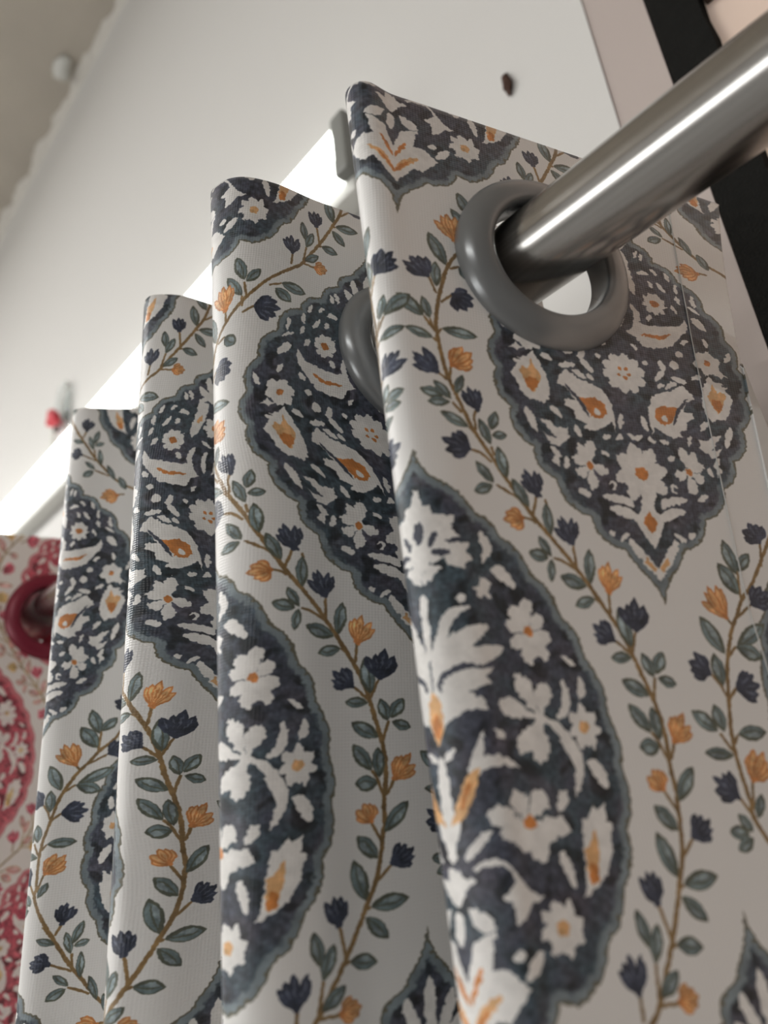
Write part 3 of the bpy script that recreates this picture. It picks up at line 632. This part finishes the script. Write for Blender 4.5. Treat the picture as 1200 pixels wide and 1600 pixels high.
def ragged_strip(name, x0, x1, n, fy0, fy1, z, th, mat):
    """thin plaster line with torn edges along X"""
    V, Fc = [], []
    for i in range(n + 1):
        x = x0 + (x1 - x0) * i / n
        a, b = fy0(i), fy1(i)
        V += [(x, a, z), (x, b, z - th * 0.3), (x, b, z), (x, a, z - th)]
    for i in range(n):
        p, q = 4 * i, 4 * i + 4
        Fc += [(p + 3, p + 1, q + 1, q + 3), (p + 1, p + 2, q + 2, q + 1), (p, p + 3, q + 3, q)]
    return mesh_obj(name, V, Fc, mat, smooth=False)
rr = [0.014 + 0.006 * math.sin(i * 0.7) * math.sin(i * 0.23 + 1) + random.uniform(-0.003, 0.004) for i in range(261)]
tag(ragged_strip('trim_2', 0.0, 4.2, 260, lambda i: YW, lambda i: YW + max(rr[i], 0.004), Z_CEIL, 0.012, M_PLASTER),
    'ragged white plaster line where the wall meets the ceiling', kind='structure')

# lump of white plaster stuck to the cement
def lump(name, c, r, seed, mat, squash=(1, 1, 1), sub=3):
    bm = bmesh.new(); bmesh.ops.create_icosphere(bm, subdivisions=sub, radius=1.0)
    rg = np.random.default_rng(seed); ax = rg.normal(size=(9, 3))
    for v in bm.verts:
        n = sum(math.sin(3.1 * Vector(a).dot(v.co) + k) for k, a in enumerate(ax)) / 9
        s = 1 + 0.75 * n
        v.co = Vector([v.co[k] * s * r * squash[k] + c[k] for k in range(3)])
    m = bpy.data.meshes.new(name); bm.to_mesh(m); bm.free(); m.materials.append(mat)
    m.polygons.foreach_set('use_smooth', [True] * len(m.polygons))
    o = bpy.data.objects.new(name, m); COL.objects.link(o); return o
tag(lump('plaster_lump', (0.915, -0.100, Z_CEIL - 0.006), 0.026, 3, M_HOUSING, (1, 0.55, 0.45)), 'small white plaster lump clinging to the cement ceiling', 'plaster lump')
tag(lump('wall_speck', (0.0752, YW + 0.0018, H0 + 0.2641), 0.0056, 6, M_SPECK, (0.55, 0.42, 1.7)), 'small dark brown speck stuck on the white board above the curtain', 'speck')

# black felt strip
def felt_strip():
    n = 220; V, Fc = [], []
    z0, z1 = 0.02, Z_CEIL
    for i in range(n + 1):
        z = z0 + (z1 - z0) * i / n
        fr = 0.0007 * math.sin(i * 2.1) + random.uniform(-0.0009, 0.0009)
        xl, xr = -0.0142 + random.uniform(-.0002, .0002), -0.0398 + fr
        for x, y in ((xl, YW - 0.006), (xl - 0.0008, YW - 0.0005), (xr + 0.0012, YW - 0.0005), (xr, YW - 0.006)):
            V.append((x, y, z))
    for i in range(n):
        for k in range(3):
            a = 4 * i + k; Fc.append((a, a + 1, a + 5, a + 4))
    return mesh_obj('felt_strip', V, Fc, M_BLACK, smooth=False)
tag(felt_strip(), 'black felt strip with a frayed edge running up the wall at right', 'felt strip')
bk = tag(box('wooden_block', (-0.052, YW - 0.006, H0 + 0.2055), (-0.0402, YW + 0.004, H0 + 0.245), M_WOOD, bevel=0.001), 'dark brown wooden block on the peach wall in the top right corner', 'block')

# LED batten on the board
def batten(name, x0, x1, yb, zc, label, emit, face='wall'):
    root = empty(name, (x0, yb, zc))
    box('housing', (x0 + 0.004, yb, zc - 0.042), (x1 - 0.004, yb + 0.020, zc + 0.024), M_HOUSING, root, 0.003)
    n = 14; V, Fc = [], []
    prof = []
    for k in range(n + 1):
        t = k / n
        prof.append((yb + 0.0205 + 0.010 * math.sin(math.pi * t) ** 0.35, zc - 0.030 + 0.060 * t))
    for x in (x0 + 0.014, x1 - 0.014):
        V += [(x, y, z) for y, z in prof]
    for k in range(n): Fc.append((k, k + 1, n + 2 + k, n + 1 + k))
    Fc.append(tuple(range(n + 1))[::-1]); Fc.append(tuple(range(n + 1, 2 * n + 2)))
    mesh_obj('diffuser', V, Fc, emit, root)
    for xa, xb in ((x0, x0 + 0.016), (x1 - 0.016, x1)):
        box('end_cap', (xa, yb + 0.012, zc - 0.030), (xb, yb + 0.030, zc + 0.031), M_GREYCAP, root, 0.003)
    tag(root, label, 'light')
    return root
batten('led_batten', 0.2015, 1.36, YW, H0 + 0.319, 'white glowing LED batten light fixed along the white board', M_TUBE)

# hook with a red tag stuck on the board above the batten
hk = empty('plastic_hook', (0.87, YW, H0 + 0.43))
ar = [(0.868 + 0.020 * math.cos(a), YW + 0.007, H0 + 0.448 + 0.020 * math.sin(a)) for a in np.linspace(math.pi, 0, 15)]
ar = [(0.888, YW + 0.007, H0 + 0.40)] + ar[::-1][0:0] + [(0.888, YW + 0.007, H0 + 0.43)] + ar[::-1] + [(0.848, YW + 0.007, H0 + 0.43), (0.848, YW + 0.007, H0 + 0.40)]
tube('arch', ar, 0.0042, M_CLEAR, hk, 10)
box('back_plate', (0.852, YW + 0.0002, H0 + 0.395), (0.884, YW + 0.0035, H0 + 0.452), M_CLEAR, hk, 0.0015)
kn = lump('red_tag', (0.884, YW + 0.014, H0 + 0.418), 0.0135, 9, M_REDKNOB, (1.1, 0.6, 0.9)); bpy.context.view_layer.update()
kn.parent = hk; kn.matrix_parent_inverse = hk.matrix_world.inverted()
box('white_strip', (0.912, YW + 0.0002, H0 + 0.385), (0.928, YW + 0.003, H0 + 0.440), M_HOUSING, hk, 0.001)
tag(hk, 'clear plastic hook with a red tag stuck above the glowing batten', 'hook')

# shop ceiling tubes
for k, ((lx, ly), p) in enumerate(SHOP_TUBES):
    r = empty('ceiling_tube_light', (lx, ly, Z_CEIL))
    box('housing', (lx - 0.6, ly - 0.03, Z_CEIL - 0.035), (lx + 0.6, ly + 0.03, Z_CEIL), M_HOUSING, r, 0.004)
    tube('tube', [(lx - 0.58, ly, Z_CEIL - 0.052), (lx + 0.58, ly, Z_CEIL - 0.052)], 0.013, M_TUBE, r, 12)
    tag(r, ['ceiling tube light over the middle of the shop', 'ceiling tube light nearest the camera end', 'ceiling tube light at the far end of the shop'][k], 'light')

# ------------------------------------------------------------------ the rod
RR = 0.014
rod = empty('curtain_rod', (0.3, 0, H0))
def rod_tube():
    xs = [-0.42, -0.4195] + [(-0.41 + i * 0.06) for i in range(34)] + [1.6195, 1.62]
    rads = [RR - 0.0008] + [RR] * (len(xs) - 2) + [RR - 0.0008]
    return tube('pole', [(x, 0, H0) for x in xs], rads, M_STEEL, rod, 72)
rod_tube()
for x in (-0.44, 1.64):
    s = 1 if x > 0 else -1
    prof = [(0.0, 0.0), (0.0165, 0.0), (0.0185, 0.004), (0.0185, 0.016), (0.015, 0.021), (0.019, 0.03), (0.0165, 0.043), (0.008, 0.05), (0.0, 0.051)]
    mt = Matrix.Translation((x - s * 0.025, 0, H0)) @ Matrix.Rotation(s * math.pi / 2, 4, 'Y')
    lathe('finial', prof, M_STEEL, rod, 40, False, mt)
for x in (-0.33, 1.52):
    br = empty('rod_bracket', (x, YW, H0))
    plate_y = YW - 0.006 if x < 0 else YW
    mt = Matrix.Translation((x, plate_y, H0)) @ Matrix.Rotation(-math.pi / 2, 4, 'X')
    lathe('wall_plate', [(0.0, 0.0), (0.028, 0.0), (0.028, 0.004), (0.024, 0.007), (0.0, 0.008)], M_STEEL, br, 40, False, mt)
    tube('arm', [(x, plate_y + 0.006, H0), (x, -0.0165, H0)], 0.006, M_STEEL, br, 20)
    mt = Matrix.Translation((x, 0, H0)) @ Matrix.Rotation(math.pi / 2, 4, 'Y')
    lathe('collar', [(0.0143, -0.009), (0.0190, -0.009), (0.0195, -0.007), (0.0195, 0.007), (0.0190, 0.009), (0.0143, 0.009)], M_STEEL, br, 40, True, mt)
    tag(br, 'steel bracket holding the ' + ('near' if x < 0 else 'far') + ' end of the curtain rod', 'bracket', 'rod brackets')
tag(rod, 'brushed steel curtain rod running through the eyelets', 'curtain rod')

# ------------------------------------------------------------------ curtains
ZT,ZL=.053,-.2
YA,XA=-.0163,-.0016
# (x,y at the top, dx,dy shift at ZL)
def p1(y,dy=0.): return (XA+.31*(y-YA),y,.5124*(y+dy-YA)-.31*(y-YA),dy)
F1=(.0135,-.0165); F2=(.010,-.006); F3=(.006,.003); F4=(.004,.0035)
G1=(.008,-.002); G2=(.004,0); G3=(.002,0); G4=(0,0)
RED_U,RED_V=-.058,-.051
YB=[-.0655,-.0505,-.046]
def keys():
    K=[p1(y) for y in (-.100,-.085,-.06,-.04,-.0163,.0,.02)]+[p1(.034,-.0045),p1(.044,-.0095)]
    K+= [(.0183,.0525)+ (.0128,-.0142),(.0211,.0555)+F1,(.0255,.0556)+F1,(.0292,.0518)+F1]
    def leg(pts,a,b):
        n=len(pts)
        for i,p in enumerate(pts):
            t=(i+1)/(n+1); K.append(p+(a[0]*(1-t)+b[0]*t,a[1]*(1-t)+b[1]*t))
    leg([(.0312,.043),(.0335,.012),(.0352,-.02),(.0375,-.048)],F1,G1)
    K.append((.0415,YB[0]+.003)+G1);K.append((.046,YB[0])+G1);K.append((.0505,YB[0]+.004)+G1)
    leg([(.0545,-.046),(.0585,-.018),(.0615,.004),(.064,.0202),(.0672,.0378),(.0691,.0531)],G1,F2)
    for p in [(.0734,.0644),(.0788,.069),(.086,.0701),(.0905,.0668)]: K.append(p+F2)
    leg([(.0935,.055),(.0985,.012),(.1015,-.015),(.105,-.042)],F2,G2)
    K.append((.109,YB[1]+.003)+G2);K.append((.1145,YB[1])+G2);K.append((.119,YB[1]+.004)+G2)
    leg([(.1235,-.038),(.130,-.012),(.135,.008),(.139,.026),(.141,.0394),(.1429,.0521)],G2,F3)
    for p in [(.1459,.058),(.1504,.0631),(.1568,.0630),(.161,.058)]: K.append(p+F3)
    leg([(.165,.042),(.171,.008),(.1745,-.012),(.1795,-.034)],F3,G3)
    K.append((.184,YB[2]+.003)+G3);K.append((.190,YB[2])+G3);K.append((.196,YB[2]+.004)+G3)
    leg([(.204,-.034),(.215,-.012),(.226,.009),(.2325,.021),(.2382,.0298),(.2435,.038)],G3,F4)
    for p in [(.2463,.043),(.252,.0528),(.2575,.056),(.262,.0525)]: K.append(p+F4)
    leg([(.2655,.038),(.274,.005),(.282,-.025)],F4,G4)
    K.append((.289,-.045)+G4)
    return np.array(K)
def spline(P,sub=24):
    # centripetal Catmull-Rom through P (n,d)
    P=np.vstack([2*P[0]-P[1],P,2*P[-1]-P[-2]])
    out=[]
    for i in range(1,len(P)-2):
        p0,p1_,p2,p3=P[i-1:i+3]
        d=lambda a,b: max(np.linalg.norm((b-a)[:2])**.5,1e-6)
        t0=0;t1=t0+d(p0,p1_);t2=t1+d(p1_,p2);t3=t2+d(p2,p3)
        t=np.linspace(t1,t2,sub,endpoint=False)[:,None]
        A1=(t1-t)/(t1-t0)*p0+(t-t0)/(t1-t0)*p1_
        A2=(t2-t)/(t2-t1)*p1_+(t-t1)/(t2-t1)*p2
        A3=(t3-t)/(t3-t2)*p2+(t-t2)/(t3-t2)*p3
        B1=(t2-t)/(t2-t0)*A1+(t-t0)/(t2-t0)*A2
        B2=(t3-t)/(t3-t1)*A2+(t-t1)/(t3-t1)*A3
        out.append((t2-t)/(t2-t1)*B1+(t-t1)/(t2-t1)*B2)
    out.append(P[-2][None]); return np.vstack(out)
def resample(c,n):
    s=np.r_[0,np.cumsum(np.linalg.norm(np.diff(c[:,:2],axis=0),axis=1))]
    t=np.linspace(0,s[-1],n); return np.stack([np.interp(t,s,c[:,k]) for k in range(c.shape[1])],1)
def smooth(x,a,b):
    t=np.clip((x-a)/(b-a),0,1); return t*t*(3-2*t)
def kdel(u):
    return np.where(u<0,.085-.75*u+12*u*u,.085-.75*u)
def delta(u,z):
    uu=np.clip(u,-.09,.2)
    return np.maximum(kdel(uu),0)*np.maximum(z+.118,0)*(1-smooth(u,.06,.2))*1.0
CC=.0697
def warp(ut,zs):
    out=np.zeros_like(ut)
    for i,z in enumerate(zs):
        b2=smooth(-z,.03,.075); b3=smooth(-z,.03,.09)
        e2=lambda u:(1-b2)*.0115+b2*.20*(u-.033)
        e3=lambda u:(1-b3)*.012+b3*(np.where(u<.0165,.25,.42)*(u-.0165)-.006*smooth(-z,.14,.18))
        e4=np.interp(-z,[-.053,-.03,.02,.06,.1,.15,.2],[.030,.026,.017,.012,.007,.003,.002])
        k=[-.2,.09]; e=[0,0]
        for u in (-.03,.0,.033,.07): k.append(4*CC+u); e.append(e2(u))
        for u in (-.03,.0,.03,.06): k.append(8*CC+u); e.append(e3(u))
        b4=smooth(-z,.06,.12); k+= [12*CC-.06,12*CC-.03,12*CC-.0107,12*CC+.02,12*CC+.3]; e+=[e4-b4*.008,e4-b4*.005,e4,e4+b4*.003,e4]
        out[i]=np.interp(ut[i],k,e)
    return out
def surface(nu=1100,zs=None):
    c=resample(spline(keys()),nu)          # x,y,dx,dy
    zs=np.asarray(zs)
    f=((ZT-zs)/(ZT-ZL))[:,None]
    f=np.where(f>1.3,1.3+ (1-np.exp(-(f-1.3)))*.3,f)
    X=c[None,:,0]+f*c[None,:,2]; Y=c[None,:,1]+f*c[None,:,3]
    s=np.concatenate([np.zeros((len(zs),1)),np.cumsum(np.hypot(np.diff(X,axis=1),np.diff(Y,axis=1)),axis=1)],1)
    # arc zero at Y=YA on panel 1
    i0=np.argmin(np.abs(c[:nu//8,1]-YA)); 
    # exact zero
    y=c[:,1]; j=i0 if y[i0]<=YA else i0-1; w=(YA-y[j])/(y[j+1]-y[j])
    s0=s[:,j]*(1-w)+s[:,j+1]*w
    up=s-s0[:,None]
    ut=up+delta(up,zs[:,None])
    ut=ut-warp(ut,zs)
    return X,Y,np.broadcast_to(zs[:,None],X.shape),up,ut,c

EYELET_PROFILE = [(0.0206, -0.0040), (0.0206, 0.0040), (0.0209, 0.0052), (0.0217, 0.0060), (0.0231, 0.0062), (0.0252, 0.0059), (0.0275, 0.0050), (0.0295, 0.0036),
    (0.0308, 0.0021), (0.0313, 0.0009), (0.0312, 0.0), (0.0312, -0.0014), (0.0306, -0.0028), (0.0290, -0.0042), (0.0260, -0.0054), (0.0231, -0.0058), (0.0214, -0.0052)]

def build_curtain(name, X, Y, Z, UT, VT, cloth_mat, eyelet_mat, label, eyelets, group=None):
    """X, Y, Z: grids (rows go down, columns run along the cloth); UT, VT: cloth millimetres for the print"""
    root = empty(name, (float(X[0].mean()), float(Y[0].mean()), 0.36))
    nz, nu = X.shape
    co = np.stack([X, Y, Z + H0], -1).reshape(-1, 3)
    idx = np.arange(nz * nu).reshape(nz, nu)
    q = np.stack([idx[:-1, :-1], idx[:-1, 1:], idx[1:, 1:], idx[1:, :-1]], -1).reshape(-1, 4)
    cen = co[q].mean(1)
    keep = np.ones(len(q), bool)
    for c, n, tilt in eyelets:
        keep &= np.linalg.norm(cen - np.array(c), axis=1) > 0.0262
    q = q[keep]
    m = bpy.data.meshes.new(name + '_cloth')
    m.vertices.add(len(co)); m.vertices.foreach_set('co', co.astype(np.float32).ravel())
    m.loops.add(q.size); m.loops.foreach_set('vertex_index', q.ravel().astype(np.int32))
    m.polygons.add(len(q)); m.polygons.foreach_set('loop_start', (np.arange(len(q)) * 4).astype(np.int32))
    m.polygons.foreach_set('loop_total', np.full(len(q), 4, np.int32))
    m.polygons.foreach_set('use_smooth', np.ones(len(q), bool))
    uvl = m.uv_layers.new(name='UVMap')
    uv = np.stack([UT * 1000 / PW, 1 - VT * 1000 / PH], -1).reshape(-1, 2)[q.ravel()]
    uvl.data.foreach_set('uv', uv.astype(np.float32).ravel())
    m.update(calc_edges=True); m.validate()
    m.materials.append(cloth_mat); m.materials.append(M_WHITEBACK)
    o = bpy.data.objects.new('cloth_panel', m); COL.objects.link(o)
    bpy.context.view_layer.update()
    o.parent = root; o.matrix_parent_inverse = root.matrix_world.inverted()
    sd = o.modifiers.new('thickness', 'SOLIDIFY'); sd.thickness = 0.0008; sd.offset = -1; sd.material_offset = 1; sd.material_offset_rim = 0
    first = None
    for c, n, tilt in eyelets:
        zax = Vector(n).normalized()
        zax = (zax + Vector((0, 0, tilt))).normalized()
        xax = Vector((0, 0, 1)).cross(zax).normalized(); yax = zax.cross(xax)
        mt = Matrix((xax, yax, zax)).transposed().to_4x4(); mt.translation = Vector(c)
        if first is None:
            first = lathe('eyelet', EYELET_PROFILE, eyelet_mat, None, 96)
            e = first
        else:
            e = first.copy(); COL.objects.link(e)
        e.matrix_world = mt
        bpy.context.view_layer.update()
        e.parent = root; e.matrix_parent_inverse = root.matrix_world.inverted(); e.matrix_world = mt
    tag(root, label, 'curtain', group)
    return root

ROWS = np.r_[np.arange(ZT, -0.37, -0.0018), np.linspace(-0.38, -1.72, 22)]
def crossings(X, Y, row):
    """where the cloth passes the rod, with the cloth's front normal there"""
    out = []
    x, y = X[row], Y[row]
    for j in range(len(x) - 1):
        if (y[j] < 0) != (y[j + 1] < 0):
            w = -y[j] / (y[j + 1] - y[j]); a, b = max(j - 8, 0), min(j + 9, len(x) - 1)
            d = np.array([x[b] - x[a], y[b] - y[a]]); d /= np.linalg.norm(d)
            out.append(((x[j] + w * (x[j + 1] - x[j]), 0.0, H0 - 0.006), (-d[1], d[0], 0.0)))
    return out

RZ = int(np.argmin(np.abs(ROWS + 0.006)))
X, Y, Z, UP, UT, CURVE = surface(820, ROWS)
ey = [(c, n, 0.0) for c, n in crossings(X, Y, RZ)]
ey[0] = ((0.0021, -0.0009, H0 - 0.006), (-math.cos(math.radians(20.8)), math.sin(math.radians(20.8)), 0), -0.10)
VT = -(Z + 0.006 * smooth(UT, 0.36, 0.54))
# cut the cloth at its side hem
HEM = -0.0445
j0 = 0
while UT[:, j0].max() < HEM: j0 += 1
Xc, Yc, Zc, UTc, VTc = [g[:, j0:].copy() for g in (X, Y, Z, UT, VT)]
for i in range(len(ROWS)):                       # slide the first column onto the hem line
    t = np.interp(HEM, UT[i], np.arange(UT.shape[1]))
    for g, s in ((Xc, X), (Yc, Y), (UTc, UT), (VTc, VT)):
        k = np.arange(20); tgt = t + (20 + j0 - t) * (k / 20.0)
        g[i, :20] = np.interp(tgt, np.arange(s.shape[1]), s[i])
blue = build_curtain('blue_curtain', Xc, Yc, Zc, UTc, VTc, M_CLOTH_BLUE, M_EYELET,
    'white curtain with blue floral medallions and grey eyelets in deep folds', ey)
# stitched edge of the side hem
def seam(u0, parent, r=0.0002):
    pts = []
    for i in range(0, len(ROWS), 6):
        if ROWS[i] < -0.36: break
        t = np.interp(u0, UT[i], np.arange(UT.shape[1]))
        x, y = np.interp(t, np.arange(X.shape[1]), X[i]), np.interp(t, np.arange(X.shape[1]), Y[i])
        j = int(t); d = np.array([X[i, j + 2] - X[i, j - 2], Y[i, j + 2] - Y[i, j - 2]]); d /= np.linalg.norm(d)
        pts.append((x - d[1] * 0.0003 + random.uniform(-.0001, .0001), y + d[0] * 0.0003, ROWS[i] + H0))
    return tube('hem_seam', pts, r, M_THREAD, parent, 6)
seam(-0.0275, blue)

# ---- the red curtain further along
RED_KEYS = np.array([(.418, -.075), (.424, -.062), (.433, -.036), (.441, -.012), (.446, .008), (.450, .030), (.455, .050), (.462, .061), (.470, .062), (.477, .053),
    (.483, .030), (.489, .0), (.495, -.030), (.501, -.046), (.509, -.052), (.517, -.045), (.525, -.022), (.533, .004), (.541, .032), (.549, .050), (.557, .057), (.565, .054), (.573, .035), (.582, .004), (.590, -.025)])
RED_KEYS[:, 0] -= 0.008
rk = np.concatenate([RED_KEYS, np.tile([[0.004, 0.004]], (len(RED_KEYS), 1))], 1)
rc = resample(spline(rk), 420)
ROWS2 = np.r_[np.arange(ZT, -0.40, -0.003), np.linspace(-0.41, -1.72, 20)]
f = np.minimum((ZT - ROWS2) / (ZT - ZL), 1.6)[:, None]
X2, Y2 = rc[None, :, 0] + f * rc[None, :, 2], rc[None, :, 1] + f * rc[None, :, 3]
s2 = np.r_[0, np.cumsum(np.hypot(np.diff(rc[:, 0]), np.diff(rc[:, 1])))]
Z2 = np.broadcast_to(ROWS2[:, None], X2.shape)
U2 = np.broadcast_to((s2 + RED_U)[None], X2.shape); V2 = -(Z2 + RED_V)
RZ2 = int(np.argmin(np.abs(ROWS2 + 0.006)))
build_curtain('red_curtain', X2, Y2, Z2, U2, V2, M_CLOTH_RED, M_EYELET_RED,
    'white curtain with pinkish red floral medallions and a crimson eyelet at the left edge', [(c, n, 0.0) for c, n in crossings(X2, Y2, RZ2)])
